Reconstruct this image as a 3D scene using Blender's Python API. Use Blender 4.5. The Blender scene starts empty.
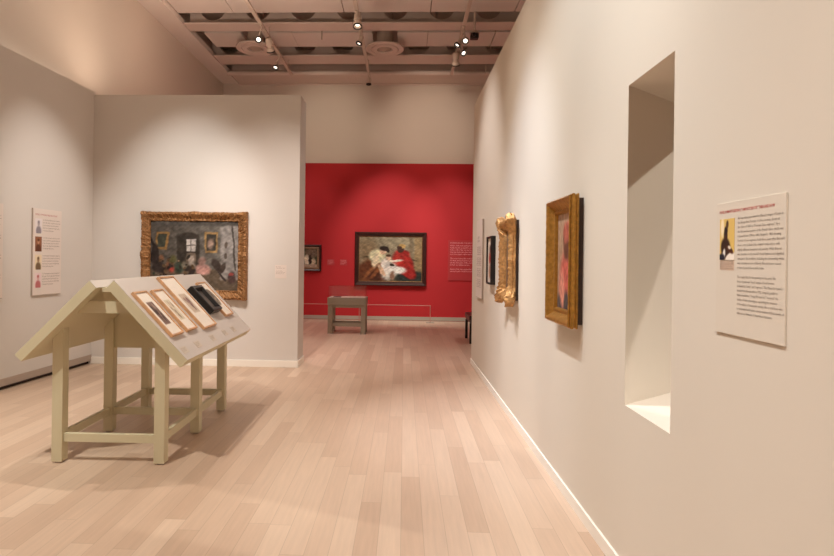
import bpy, bmesh, math, random
from mathutils import Vector, Matrix, noise
random.seed(7)
C = bpy.context.scene.collection
SC = bpy.context.scene
R = math.radians
PI = math.pi

# ------------------------------------------------------------------ camera
cam = bpy.data.cameras.new('camera'); camo = bpy.data.objects.new('camera', cam); C.objects.link(camo)
cam.sensor_width = 36.0; cam.lens = 36.0 * 556.0 / 834.0
cam.shift_x = (417 - 382) / 834.0
cam.shift_y = -(278 - 260) / 834.0
yaw, roll = R(2.3), R(0.75)
rv = Vector((math.cos(yaw), math.sin(yaw), 0)); fv = Vector((-math.sin(yaw), math.cos(yaw), 0)); uv = Vector((0, 0, 1))
cr = rv * math.cos(roll) + uv * math.sin(roll)
cu = -rv * math.sin(roll) + uv * math.cos(roll)
mw = Matrix((cr, cu, -fv)).transposed().to_4x4(); mw.translation = Vector((0, 0, 1.55))
camo.matrix_world = mw
cam.clip_start = 0.05
SC.camera = camo

# ------------------------------------------------------------------ world, exposure
w = bpy.data.worlds.new('world'); SC.world = w; w.use_nodes = True
w.node_tree.nodes['Background'].inputs[0].default_value = (1.0, 0.9, 0.8, 1)
w.node_tree.nodes['Background'].inputs[1].default_value = 0.22
SC.view_settings.view_transform = 'Standard'; SC.view_settings.look = 'None'
SC.view_settings.exposure = 0.0; SC.view_settings.gamma = 1.0; SC.view_settings.use_curve_mapping = False

WARM = (1.0, 0.95, 0.90)
def spot(pos, aim, power, angle=60, blend=0.6, radius=0.06, col=WARM):
    l = bpy.data.lights.new('track_or_added_lamp', 'SPOT'); l.energy = power; l.color = col
    l.spot_size = R(angle); l.spot_blend = blend; l.shadow_soft_size = radius
    o = bpy.data.objects.new('track_or_added_lamp', l); C.objects.link(o); o.location = pos
    o.rotation_euler = (Vector(aim) - Vector(pos)).to_track_quat('-Z', 'Y').to_euler()
    return o
ZL = 5.6
def added_uplight(loc, sx, sy, power, rot, col=(1.0, 0.86, 0.74)):
    l = bpy.data.lights.new('added_uplight_lamp', 'AREA'); l.shape = 'RECTANGLE'; l.size = sx; l.size_y = sy; l.energy = power; l.color = col
    o = bpy.data.objects.new('added_uplight_lamp', l); C.objects.link(o); o.location = loc; o.rotation_euler = rot
    return o
# the track lamps of the near bay (they hang above the frame), then two added fills
spot((-2.9, 4.4, ZL), (-3.1, 7.87, 2.05), 719, 36, 1.0, col=(0.96, 0.96, 0.93))
spot((-1.6, 4.4, ZL), (-1.9, 7.87, 1.1), 734, 46, 1.0, col=(1.03, 0.94, 0.88))
spot((-2.7, 2.4, ZL), (-4.6, 4.0, 1.5), 403, 70, 0.8, col=(0.97, 0.98, 0.90))
spot((-0.87, 2.8, ZL), (1.05, 3.6, 1.5), 542, 62, 0.9, col=(0.89, 0.96, 0.99))
spot((-0.87, 4.6, ZL), (1.05, 5.2, 1.7), 183, 55, 0.9, col=(1.03, 0.96, 0.86))
spot((-0.87, 4.4, ZL), (1.05, 5.2, 0.7), 574, 44, 1.0, col=(0.87, 0.98, 1.17))
spot((-0.87, 1.2, ZL), (1.1, 1.4, 1.5), 422, 70, 0.8, col=(0.96, 0.95, 0.93))
spot((-0.87, -0.8, ZL), (1.1, -0.4, 1.4), 700, 70, 0.8, col=(1.01, 0.95, 0.90))
spot((-0.87, 6.6, ZL), (1.05, 7.4, 1.6), 405, 50, 0.9, col=(0.97, 0.94, 0.94))
spot((-2.45, 5.0, ZL), (-2.1, 4.8, 0.8), 296, 66, 0.8, radius=0.03, col=(1.02, 0.94, 0.88))
spot((-2.7, 1.8, ZL), (-2.6, 4.0, 1.0), 651, 55, 0.7, col=(0.98, 0.97, 0.90))
spot((-0.87, 6.4, ZL), (-0.5, 6.6, 0), 42, 75, 0.7, col=(1.02, 0.94, 0.90))
spot((-1.8, 5.6, ZL), (-4.58, 7.0, 1.95), 520, 31, 1.0, col=(1.00, 0.95, 0.90))
spot((-1.6, 5.2, ZL), (1.06, 5.3, 0.75), 414, 22, 1.0, col=(0.99, 0.95, 0.91))  # added fill in place of floor bounce on the low right wall
spot((-1.6, 3.2, ZL), (1.08, 3.3, 0.75), 230, 24, 1.0, col=(0.94, 0.95, 0.96))  # second added fill, nearer part of the low right wall
# the bay of the red wall
spot((-0.6, 11.2, ZL), (-0.35, 14.28, 1.7), 739, 48, 0.9, col=(0.91, 1.01, 0.92))
spot((1.01, 11.85, 5.55), (1.2, 14.28, 1.4), 462, 50, 0.9, col=(0.94, 0.99, 0.91))
spot((-2.7, 11.95, 5.55), (-2.4, 14.28, 1.5), 155, 50, 0.9, col=(0.99, 0.95, 0.91))
spot((-3.4, 10.2, ZL), (-3.4, 10.6, 0), 386, 95, 0.8, col=(1.12, 0.88, 0.87))  # added to light the floor so it bounces onto the ceiling
spot((-1.8, 9.4, 5.75), (-2.0, 14.38, 4.8), 253, 40, 1.0, col=(1.00, 0.86, 0.67))  # added wash standing in for spill on the upper back wall
spot((0.2, 9.4, 5.75), (0.6, 14.38, 4.8), 363, 40, 1.0, col=(1.04, 0.83, 0.66))  # second added wash on the upper back wall
spot((-2.7, 9.2, 5.7), (-4.8, 10.4, 5.2), 27, 90, 1.0, col=(1.19, 0.78, 0.57))  # added warm wash to brighten the upper left wall
spot((-2.7, 6.2, 5.75), (-4.8, 6.6, 4.9), 14, 60, 1.0, col=(1.00, 0.96, 0.89))  # added weak wash above the low left wall
# unseen lamps beside and behind the camera; all but the jamb spot added for bounce
spot((3.4, 11.0, ZL), (3.4, 11.2, 0), 173, 110, 0.6, col=(1.05, 0.92, 0.88))
spot((-2.8, -1.0, ZL), (-2.8, -0.8, 0), 151, 110, 0.6, col=(1.00, 0.95, 0.90))
spot((6.5, 0.8, ZL), (1.5, 2.9, 1.4), 707, 40, 0.6, col=(1.00, 0.97, 0.88))
spot((3.6, -0.6, ZL), (3.6, -0.4, 0), 600, 110, 0.6, col=(1.02, 0.94, 0.89))
# unseen light strips added on the low walls to brighten walls and ceiling
added_uplight((-4.71, 3.2, 3.96), 0.12, 9.0, 3.1, (R(180), R(-25), 0), col=(1.00, 0.87, 0.73))
added_uplight((-3.0, 8.1, 3.92), 2.6, 0.25, 35.1, (R(180), 0, 0), col=(1.09, 0.86, 0.67))

# ------------------------------------------------------------------ materials
def srgb(c):
    return tuple(((v / 255.0) / 12.92 if v / 255.0 <= 0.04045 else ((v / 255.0 + 0.055) / 1.055) ** 2.4) for v in c)
MATS = {}
def mat(name, col, rough=0.6, metal=0.0, spec=0.5, bump=0.0, bscale=60, var=0.0, vscale=4.0, trans=0.0, emit=None):
    if name in MATS: return MATS[name]
    m = bpy.data.materials.new(name); m.use_nodes = True; nt = m.node_tree; b = nt.nodes['Principled BSDF']
    lin = srgb(col)
    b.inputs['Base Color'].default_value = (*lin, 1); b.inputs['Roughness'].default_value = rough
    b.inputs['Metallic'].default_value = metal; b.inputs['Specular IOR Level'].default_value = spec
    tc = nt.nodes.new('ShaderNodeTexCoord')
    if var > 0:
        n = nt.nodes.new('ShaderNodeTexNoise'); n.inputs['Scale'].default_value = vscale; n.inputs['Detail'].default_value = 4
        nt.links.new(tc.outputs['Object'], n.inputs['Vector'])
        r = nt.nodes.new('ShaderNodeValToRGB')
        r.color_ramp.elements[0].position = 0.3; r.color_ramp.elements[1].position = 0.7
        r.color_ramp.elements[0].color = (*[v * (1 - var) for v in lin], 1)
        r.color_ramp.elements[1].color = (*[min(1, v * (1 + var)) for v in lin], 1)
        nt.links.new(n.outputs['Fac'], r.inputs['Fac']); nt.links.new(r.outputs['Color'], b.inputs['Base Color'])
    if bump > 0:
        n2 = nt.nodes.new('ShaderNodeTexNoise'); n2.inputs['Scale'].default_value = bscale; n2.inputs['Detail'].default_value = 3
        nt.links.new(tc.outputs['Object'], n2.inputs['Vector'])
        bp = nt.nodes.new('ShaderNodeBump'); bp.inputs['Strength'].default_value = bump; bp.inputs['Distance'].default_value = 0.01
        nt.links.new(n2.outputs['Fac'], bp.inputs['Height']); nt.links.new(bp.outputs['Normal'], b.inputs['Normal'])
    if trans > 0: b.inputs['Transmission Weight'].default_value = trans; b.inputs['IOR'].default_value = 1.2
    if emit:
        b.inputs['Emission Color'].default_value = (*srgb(col), 1); b.inputs['Emission Strength'].default_value = emit
    MATS[name] = m
    return m
def paint_mat():
    if 'oil_paint' in MATS: return MATS['oil_paint']
    m = bpy.data.materials.new('oil_paint'); m.use_nodes = True; nt = m.node_tree; b = nt.nodes['Principled BSDF']
    a = nt.nodes.new('ShaderNodeAttribute'); a.attribute_name = 'Col'
    nt.links.new(a.outputs['Color'], b.inputs['Base Color']); b.inputs['Roughness'].default_value = 0.6
    b.inputs['Specular IOR Level'].default_value = 0.25
    MATS['oil_paint'] = m
    return m
def wood_floor():
    m = bpy.data.materials.new('oak_planks'); m.use_nodes = True; nt = m.node_tree; b = nt.nodes['Principled BSDF']
    N = nt.nodes.new; L = nt.links.new
    tc = N('ShaderNodeTexCoord'); sp = N('ShaderNodeSeparateXYZ'); L(tc.outputs['Object'], sp.inputs[0])
    def math_(op, a, bb=None):
        n = N('ShaderNodeMath'); n.operation = op
        for i, v in enumerate((a, bb)):
            if v is None: continue
            if isinstance(v, (int, float)): n.inputs[i].default_value = v
            else: L(v, n.inputs[i])
        return n.outputs[0]
    u = math_('DIVIDE', sp.outputs['X'], 0.127); row = math_('FLOOR', u); fu = math_('FRACT', u)
    wn = N('ShaderNodeTexWhiteNoise'); wn.noise_dimensions = '1D'; L(row, wn.inputs['W'])
    v = math_('ADD', math_('DIVIDE', sp.outputs['Y'], 1.45), math_('MULTIPLY', wn.outputs['Value'], 7.3))
    col = math_('FLOOR', v); fr = math_('FRACT', v)
    cb = N('ShaderNodeCombineXYZ'); L(row, cb.inputs[0]); L(col, cb.inputs[1])
    w2 = N('ShaderNodeTexWhiteNoise'); w2.noise_dimensions = '2D'; L(cb.outputs[0], w2.inputs['Vector'])
    ramp = N('ShaderNodeValToRGB'); cs = [(0, (197, 167, 143)), (0.35, (205, 176, 152)), (0.7, (209, 181, 157)), (1, (215, 188, 164))]
    ramp.color_ramp.elements[0].color = (*srgb(cs[0][1]), 1); ramp.color_ramp.elements[1].color = (*srgb(cs[3][1]), 1)
    for p, c in cs[1:3]:
        e = ramp.color_ramp.elements.new(p); e.color = (*srgb(c), 1)
    L(w2.outputs['Value'], ramp.inputs['Fac'])
    # grain, stretched along each plank
    mp = N('ShaderNodeMapping'); mp.inputs['Scale'].default_value = (42, 2.2, 1); L(tc.outputs['Object'], mp.inputs['Vector'])
    ad = N('ShaderNodeVectorMath'); ad.operation = 'ADD'; L(mp.outputs[0], ad.inputs[0])
    sc = N('ShaderNodeVectorMath'); sc.operation = 'SCALE'; sc.inputs['Scale'].default_value = 17.3; L(cb.outputs[0], sc.inputs[0]); L(sc.outputs[0], ad.inputs[1])
    gn = N('ShaderNodeTexNoise'); gn.inputs['Scale'].default_value = 1.0; gn.inputs['Detail'].default_value = 5; gn.inputs['Roughness'].default_value = 0.6
    L(ad.outputs[0], gn.inputs['Vector'])
    gr = N('ShaderNodeMapRange'); gr.inputs[1].default_value = 0.3; gr.inputs[2].default_value = 0.7; gr.inputs[3].default_value = 0.92; gr.inputs[4].default_value = 1.04
    L(gn.outputs['Fac'], gr.inputs[0])
    # seams
    du = math_('MULTIPLY', math_('MINIMUM', fu, math_('SUBTRACT', 1.0, fu)), 0.127)
    dv = math_('MULTIPLY', math_('MINIMUM', fr, math_('SUBTRACT', 1.0, fr)), 1.45)
    d = math_('MINIMUM', du, dv)
    sm = N('ShaderNodeMapRange'); sm.inputs[1].default_value = 0.0004; sm.inputs[2].default_value = 0.0022; sm.inputs[3].default_value = 0.72; sm.inputs[4].default_value = 1.0
    L(d, sm.inputs[0])
    k = math_('MULTIPLY', gr.outputs[0], sm.outputs[0])
    mx = N('ShaderNodeVectorMath'); mx.operation = 'SCALE'; L(ramp.outputs['Color'], mx.inputs[0]); L(k, mx.inputs['Scale'])
    L(mx.outputs[0], b.inputs['Base Color'])
    rr = N('ShaderNodeMapRange'); rr.inputs[3].default_value = 0.36; rr.inputs[4].default_value = 0.5; L(gn.outputs['Fac'], rr.inputs[0])
    L(rr.outputs[0], b.inputs['Roughness']); b.inputs['Specular IOR Level'].default_value = 0.4
    return m

WALL_R = mat('cream_wall_paint', (222, 211, 196), 0.85, spec=0.2)
WALL_L = mat('grey_wall_paint', (219, 211, 203), 0.85, spec=0.2)
WALL_U = mat('upper_wall_paint', (222, 210, 198), 0.9, spec=0.2)
RED = mat('red_wall_paint', (186, 44, 48), 0.8, spec=0.25)
WHITE = mat('white_trim_paint', (246, 238, 226), 0.6, spec=0.3)
GREYTRIM = mat('grey_trim_paint', (178, 160, 146), 0.6)
DARK = mat('painted_shadow_gap', (58, 40, 32), 0.7)  # dark colour standing in for shade in the toe recess and frame gaps
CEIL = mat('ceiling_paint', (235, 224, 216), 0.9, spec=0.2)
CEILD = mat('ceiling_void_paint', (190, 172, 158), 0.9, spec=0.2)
STEEL = mat('painted_steel', (226, 208, 198), 0.6, spec=0.3)
FIX = mat('fixture_paint', (214, 196, 182), 0.5)
BLACK = mat('black_plastic', (22, 18, 17), 0.4)
LENS = mat('lamp_lens', (255, 240, 220), 0.3, emit=3)
TABLE = mat('khaki_table_paint', (210, 199, 167), 0.55, spec=0.35)
SLOPE = mat('stone_grey_laminate', (204, 192, 182), 0.6, spec=0.3)
CASEP = mat('grey_case_paint', (150, 138, 118), 0.5)
GOLD = mat('gilded_wood', (186, 138, 84), 0.5, metal=0.55, bump=0.4, bscale=140, var=0.3, vscale=40)
GOLDB = mat('bright_gilding', (180, 132, 62), 0.36, metal=0.8, bump=0.3, bscale=110, var=0.22, vscale=36)
BRONZE = mat('old_gilt_bronze', (150, 106, 64), 0.55, metal=0.5, bump=0.4, bscale=160, var=0.35, vscale=45)
DWOOD = mat('dark_walnut', (62, 28, 24), 0.35, var=0.25, vscale=12)
LWOOD = mat('light_cherry_wood', (204, 156, 114), 0.45, var=0.15, vscale=20)
MATB = mat('cream_mat_board', (236, 220, 200), 0.8)
CARD = mat('white_card', (230, 216, 206), 0.8, spec=0.2)
CARDR = mat('cream_panel_board', (221, 209, 193), 0.85, spec=0.2)
INK = mat('brown_black_ink', (112, 90, 76), 0.8)
INKG = mat('grey_ink', (140, 118, 104), 0.8)
INKR = mat('red_ink', (186, 44, 44), 0.8)
INKW = mat('pale_pink_ink', (246, 170, 170), 0.8)
REDP = mat('red_panel_board', (178, 44, 48), 0.7)
ROPE = mat('taupe_rail', (190, 128, 118), 0.5)
ACRYL = mat('clear_acrylic', (254, 250, 248), 0.0, trans=1.0, spec=0.2)
_nt = ACRYL.node_tree; _mx = _nt.nodes.new('ShaderNodeMixShader'); _tr = _nt.nodes.new('ShaderNodeBsdfTransparent'); _gl = _nt.nodes.new('ShaderNodeBsdfGlossy')
_gl.inputs['Roughness'].default_value = 0.02; _mx.inputs[0].default_value = 0.05; _tr.inputs[0].default_value = (0.97, 0.95, 0.94, 1)
_nt.links.new(_tr.outputs[0], _mx.inputs[1]); _nt.links.new(_gl.outputs[0], _mx.inputs[2]); _nt.links.new(_mx.outputs[0], _nt.nodes['Material Output'].inputs['Surface'])
PAPER = mat('white_paper', (240, 226, 216), 0.8)
BROWNP = mat('brown_paper_back', (120, 84, 52), 0.8)

# ------------------------------------------------------------------ mesh helpers
def add_box(bm, x0, x1, y0, y1, z0, z1, bev=0.0):
    vs = [bm.verts.new((x, y, z)) for x in (x0, x1) for y in (y0, y1) for z in (z0, z1)]
    fs = [(0, 1, 3, 2), (4, 6, 7, 5), (0, 4, 5, 1), (2, 3, 7, 6), (0, 2, 6, 4), (1, 5, 7, 3)]
    faces = [bm.faces.new([vs[i] for i in f]) for f in fs]
    if bev > 0:
        ed = list({e for f in faces for e in f.edges})
        bmesh.ops.bevel(bm, geom=ed, offset=bev, segments=2, affect='EDGES', profile=0.5)
def add_prism(bm, pts, a0, a1, axis='y'):
    def P(p, a):
        if axis == 'y': return (p[0], a, p[1])
        if axis == 'x': return (a, p[0], p[1])
        return (p[0], p[1], a)
    A = [bm.verts.new(P(p, a0)) for p in pts]; B = [bm.verts.new(P(p, a1)) for p in pts]
    n = len(pts); bm.faces.new(A); bm.faces.new(B[::-1])
    for i in range(n): bm.faces.new((A[i], B[i], B[(i + 1) % n], A[(i + 1) % n]))
def add_lathe(bm, prof, seg=20, M=Matrix()):
    rings = []
    for r, z in prof:
        if r < 1e-6: rings.append([bm.verts.new(M @ Vector((0, 0, z)))])
        else: rings.append([bm.verts.new(M @ Vector((r * math.cos(2 * PI * i / seg), r * math.sin(2 * PI * i / seg), z))) for i in range(seg)])
    for a, b in zip(rings, rings[1:]):
        for i in range(seg):
            j = (i + 1) % seg
            if len(a) == 1 and len(b) == 1: continue
            if len(a) == 1: bm.faces.new((a[0], b[i], b[j]))
            elif len(b) == 1: bm.faces.new((a[i], b[0], a[j]))
            else: bm.faces.new((a[i], b[i], b[j], a[j]))
def add_tube(bm, p, q, r, seg=10):
    p, q = Vector(p), Vector(q); d = q - p
    M = Matrix.Translation(p) @ d.to_track_quat('Z', 'Y').to_matrix().to_4x4()
    add_lathe(bm, [(0, 0), (r, 0), (r, d.length), (0, d.length)], seg, M)
def obj(name, bm, m, parent=None, smooth=False):
    bmesh.ops.recalc_face_normals(bm, faces=bm.faces[:])
    me = bpy.data.meshes.new(name); bm.to_mesh(me); bm.free()
    me.materials.append(m)
    if smooth:
        for p in me.polygons: p.use_smooth = True
        try: me.set_sharp_from_angle(angle=R(40))
        except Exception: pass
    o = bpy.data.objects.new(name, me); C.objects.link(o)
    if parent: o.parent = parent
    return o
def box(name, dims, m, parent=None, bev=0.0):
    bm = bmesh.new(); add_box(bm, *dims, bev); return obj(name, bm, m, parent)
def tag(o, label, cat, group=None):
    o['label'] = label; o['category'] = cat
    if group: o['group'] = group
    return o
def thing(name, label, cat, loc=(0, 0, 0), rz=0.0, group=None):
    o = bpy.data.objects.new(name, None); C.objects.link(o); o.location = loc; o.rotation_euler = (0, 0, rz)
    o.empty_display_size = 0.1
    return tag(o, label, cat, group)
def struct(o): o['kind'] = 'structure'; return o

# text laid on a local wall face: x right, z up, facing -y
def text(name, body, x, z, size, m, parent, y, width=None, space=1.0, align='LEFT', heavy=0.0):
    def glyphs(txt):
        cu_ = bpy.data.curves.new(name, 'FONT'); cu_.body = txt; cu_.size = size; cu_.space_line = space
        cu_.resolution_u = 1; cu_.align_x = align; cu_.offset = heavy
        t = bpy.data.objects.new('lettering', cu_); C.objects.link(t)
        bpy.context.view_layer.update()
        me = bpy.data.meshes.new_from_object(t.evaluated_get(bpy.context.evaluated_depsgraph_get()))
        bpy.data.objects.remove(t); bpy.data.curves.remove(cu_)
        return me
    me = glyphs(body); xs = [v.co.x for v in me.vertices]; x0, x1 = min(xs), max(xs); bpy.data.meshes.remove(me)
    k = width / (x1 - x0) if width else 1.0
    line = 0
    for block in body.split('\n\n'):
        me = glyphs(block); me.name = name
        for v in me.vertices: v.co = Vector((x + (v.co.x - x0) * k, y, z - line * size * space + v.co.y))
        me.materials.clear(); me.materials.append(m)
        o = bpy.data.objects.new(name, me); C.objects.link(o); o.parent = parent
        line += block.count('\n') + 2

# mitred frame moulding; prof = [(inset, depth out of the wall)], disp(u, k, inset) -> (d_inset, d_out)
def frame_bm(W, H, prof, seg=0.02, disp=None):
    bm = bmesh.new(); loops = []
    prof = list(prof) + [(prof[-1][0], 0.0)]
    nx = max(1, int(W / seg)); nz = max(1, int(H / seg))
    for k, (ins, out) in enumerate(prof):
        L = []
        def P(cx, cz, u, nrm):
            di, do = (0, 0)
            if disp and 0 < k < len(prof) - 1: di, do = disp(u, k, ins, cx, cz)
            # displace along inward normal
            L.append(bm.verts.new((cx + nrm[0] * di, -(out + do), cz + nrm[1] * di)))
        a, b, c, d = -W / 2 + ins, W / 2 - ins, ins, H - ins
        for i in range(nx): t = i / nx; P(a + (b - a) * t, c, t, (0, 1))
        for i in range(nz): t = i / nz; P(b, c + (d - c) * t, t, (-1, 0))
        for i in range(nx): t = i / nx; P(b - (b - a) * t, d, t, (0, -1))
        for i in range(nz): t = i / nz; P(a, d - (d - c) * t, t, (1, 0))
        loops.append(L)
    n = len(loops[0])
    for k in range(len(loops)):
        A, B = loops[k], loops[(k + 1) % len(loops)]
        for i in range(n): bm.faces.new((A[i], A[(i + 1) % n], B[(i + 1) % n], B[i]))
    return bm
def canvas(name, W, H, z0, y, fn, parent, nx=120, ny=90, thick=0.008):
    bm = bmesh.new(); cl = bm.verts.layers.float_color.new('Col'); g = []
    for j in range(ny + 1):
        row = []
        for i in range(nx + 1):
            u, v = i / nx, j / ny
            q = bm.verts.new((-W / 2 + W * u, y, z0 + H * v)); q[cl] = (*srgb([max(0, min(255, c)) for c in fn(u, v)]), 1); row.append(q)
        g.append(row)
    for j in range(ny):
        for i in range(nx): bm.faces.new((g[j][i], g[j][i + 1], g[j + 1][i + 1], g[j + 1][i]))
    # stretcher depth behind the paint
    edge = [g[0][i] for i in range(nx + 1)] + [g[j][nx] for j in range(1, ny + 1)] + [g[ny][i] for i in range(nx - 1, -1, -1)] + [g[j][0] for j in range(ny - 1, 0, -1)]
    back = []
    for q in edge:
        b2 = bm.verts.new((q.co.x, y + thick, q.co.z)); b2[cl] = q[cl]; back.append(b2)
    n = len(edge)
    for i in range(n): bm.faces.new((edge[i], back[i], back[(i + 1) % n], edge[(i + 1) % n]))
    bm.faces.new(back)
    return obj(name, bm, paint_mat(), parent)
def mix(a, b, t): return tuple(x + (y - x) * t for x, y in zip(a, b))
def ss(a, b, x):
    t = max(0.0, min(1.0, (x - a) / (b - a))); return t * t * (3 - 2 * t)
def painterly(fn, amp=.012, fold=.16):
    def f(u, v):
        N = noise.noise
        du = amp * N(Vector((u * 9, v * 9, 1.3))) + amp * .6 * N(Vector((u * 26, v * 26, 4.1)))
        dv = amp * N(Vector((u * 9, v * 9, 7.7))) + amp * .6 * N(Vector((u * 26, v * 26, 9.2)))
        c = fn(u + du, v + dv)
        k = 1 + fold * (N(Vector(((u + v) * 16, (u - v) * 6, 2.2))) + .7 * N(Vector(((u - v) * 34, (u + v) * 15, 5.5))))
        return tuple(x * k for x in c)
    return f
class Paint:
    def __init__(s, u, v, base): s.u, s.v, s.c = u, v, base
    def blob(s, cx, cy, rx, ry, col, rot=0.0, soft=0.25, k=1.0):
        dx, dy = s.u - cx, s.v - cy; c, q = math.cos(R(rot)), math.sin(R(rot))
        x, y = (dx * c + dy * q) / rx, (-dx * q + dy * c) / ry
        s.c = mix(s.c, col, k * (1 - ss(1 - soft, 1 + soft, math.hypot(x, y)))); return s
    def rect(s, x0, x1, y0, y1, col, soft=0.008, k=1.0, skew=0.0):
        x = s.u - skew * (s.v - y0)
        t = ss(x0 - soft, x0 + soft, x) * (1 - ss(x1 - soft, x1 + soft, x)) * ss(y0 - soft, y0 + soft, s.v) * (1 - ss(y1 - soft, y1 + soft, s.v))
        s.c = mix(s.c, col, t * k); return s
    def line(s, x0, y0, x1, y1, wd, col, k=1.0):
        dx, dy = x1 - x0, y1 - y0; t = max(0, min(1, ((s.u - x0) * dx + (s.v - y0) * dy) / (dx * dx + dy * dy)))
        d = math.hypot(s.u - x0 - t * dx, s.v - y0 - t * dy); s.c = mix(s.c, col, k * (1 - ss(wd * .6, wd * 1.4, d))); return s
    def grain(s, amp, f=14, seed=0):
        n = noise.noise(Vector((s.u * f, s.v * f, seed))) + 0.5 * noise.noise(Vector((s.u * f * 3, s.v * f * 3, seed + 5)))
        s.c = tuple(x + amp * n for x in s.c); return s

# ================================================================== THE SETTING
CEILZ = 6.1; SLAB = 7.0; YB = 14.28; XR = 8.2; YF = -3.0
fm = wood_floor()
struct(box('floor', (-5.1, XR + .2, YF, YB + .3, -0.1, 0), fm))
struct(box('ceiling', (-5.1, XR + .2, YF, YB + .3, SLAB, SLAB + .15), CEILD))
# main left wall behind the lower built-out wall
struct(box('wall_left', (-5.1, -4.80, YF, YB + .3, 0, SLAB), WALL_U))
def xl(y): return -4.60 + 0.05 * max(y - 6.1, -2.0)
bm = bmesh.new(); add_prism(bm, [(-4.80, YF), (xl(YF), YF), (xl(4.1), 4.1), (xl(7.9), 7.9), (-4.80, 7.9)], 0.085, 3.93, 'z')
struct(obj('wall_left_lower', bm, WALL_L))
bm = bmesh.new(); add_prism(bm, [(-4.80, YF), (xl(YF) - .04, YF), (xl(4.1) - .04, 4.1), (xl(7.9) - .04, 7.9), (-4.80, 7.9)], 0.0, 0.085, 'z')
struct(obj('trim_1', bm, DARK))  # recess under the wall, coloured dark for its shade
bm = bmesh.new(); add_prism(bm, [(xl(YF), YF), (xl(YF) + .014, YF), (xl(4.1) + .014, 4.1), (xl(7.86) + .014, 7.86), (xl(7.86), 7.86), (xl(4.1), 4.1)], 0.045, 0.13, 'z')
struct(obj('baseboard_left', bm, GREYTRIM))
# back wall: red lower wall and the building wall above it
struct(box('wall_back_upper', (-4.80, XR, YB + .1, YB + .3, 0, SLAB), WALL_U))
struct(box('wall_back', (-4.80, XR, YB, YB + .1, 0, 4.03), RED))
struct(box('baseboard_back', (-4.80, XR, YB - .015, YB, 0.012, 0.105), GREYTRIM))
struct(box('wall_front', (-4.80, XR, YF - .2, YF, 0, SLAB), WALL_U))
struct(box('wall_far_right', (XR, XR + .2, YF, YB + .3, 0, SLAB), WALL_U))
# partition between the bays
struct(box('wall_middle', (-4.80, -1.505, 7.87, 8.31, 0, 3.885), WALL_L))
bm = bmesh.new(); add_box(bm, -4.54, -1.495, 7.852, 7.87, 0, 0.098, 0.004)
add_box(bm, -1.505, -1.490, 7.852, 8.33, 0, 0.098, 0.003)
struct(obj('baseboard_middle', bm, WHITE))
# right wall with its splayed opening
def xr(y): return 1.130 - 0.0109 * y
TH = 0.75
ys = [YF, 2.34, 2.80, 8.52]; zs = [0, 0.848, 2.43, 3.93]
ysb = [YF, 1.75, 3.41, 8.52]
bm = bmesh.new(); Fg = {}; Bg = {}
for i, y in enumerate(ys):
    for j, z in enumerate(zs):
        Fg[i, j] = bm.verts.new((xr(y), y, z)); Bg[i, j] = bm.verts.new((xr(ysb[i]) + TH, ysb[i], z))
for i in range(3):
    for j in range(3):
        if (i, j) == (1, 1): continue
        bm.faces.new((Fg[i, j], Fg[i, j + 1], Fg[i + 1, j + 1], Fg[i + 1, j]))
        bm.faces.new((Bg[i, j], Bg[i + 1, j], Bg[i + 1, j + 1], Bg[i, j + 1]))
for a, b in (((1, 1), (2, 1)), ((2, 1), (2, 2)), ((2, 2), (1, 2)), ((1, 2), (1, 1))):
    bm.faces.new((Fg[a], Fg[b], Bg[b], Bg[a]))
per = [(i, 0) for i in range(4)] + [(3, j) for j in range(1, 4)] + [(i, 3) for i in (2, 1, 0)] + [(0, j) for j in (2, 1)]
for a, b in zip(per, per[1:] + per[:1]): bm.faces.new((Fg[a], Fg[b], Bg[b], Bg[a]))
struct(obj('wall_right', bm, WALL_R))
bm = bmesh.new(); e = .013
add_prism(bm, [(xr(YF) - e, YF), (xr(YF), YF), (xr(8.52), 8.52), (xr(8.52) - e, 8.52)], 0, 0.075, 'z')
struct(obj('baseboard_right', bm, WHITE))

# ---- ceiling: soffit, beams, panels, pipe
struct(box('trim_2', (-4.80, -4.38, YF, YB + .1, CEILZ, CEILZ + .12), CEIL))
def beam(yc, y0, y1, pitch, off, name):
    bm = bmesh.new()
    add_box(bm, -4.36, XR - .02, y0, y1, CEILZ, CEILZ + .022)            # bottom flange
    # web with round openings, made as strips around each hole
    z0, z1 = CEILZ + .022, SLAB - .02; zc, rr = CEILZ + .40, .265
    x = -4.36; k = 0; hw = pitch / 2; NS = 24
    cx = -4.36 + off
    edges = [-4.36]
    while cx + hw < XR - .05:
        xa, xb = cx - hw, cx + hw
        for yy in (yc - .012, yc + .012):
            outer = []; inner = []
            for i in range(NS):
                a = 2 * PI * i / NS; c, s = math.cos(a), math.sin(a)
                inner.append(bm.verts.new((cx + rr * c, yy, zc + rr * s)))
                t = min((hw / abs(c)) if abs(c) > 1e-6 else 1e9, ((z1 - zc) if s > 0 else (zc - z0)) / abs(s) if abs(s) > 1e-6 else 1e9)
                outer.append(bm.verts.new((cx + t * c, yy, zc + t * s)))
            for i in range(NS):
                j = (i + 1) % NS; bm.faces.new((inner[i], inner[j], outer[j], outer[i]))
            # square corners
            for sx, sz in ((1, z1), (-1, z1), (-1, z0), (1, z0)):
                cor = (cx + sx * hw, sz); best = sorted(outer, key=lambda v: (v.co.x - cor[0]) ** 2 + (v.co.z - cor[1]) ** 2)[:1]
                idx = outer.index(best[0])
                nb = [outer[(idx - 1) % NS], outer[(idx + 1) % NS]]
                cv = bm.verts.new((cor[0], yy, cor[1]))
                for o2 in nb:
                    try: bm.faces.new((best[0], o2, cv))
                    except Exception: pass
        cx += pitch
    struct(obj(name, bm, STEEL))
beam(10.84, 10.66, 11.02, 0.90, 0.52, 'ceiling_beam')
beam(12.64, 12.36, 12.92, 0.865, 0.30, 'ceiling_beam')
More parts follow.
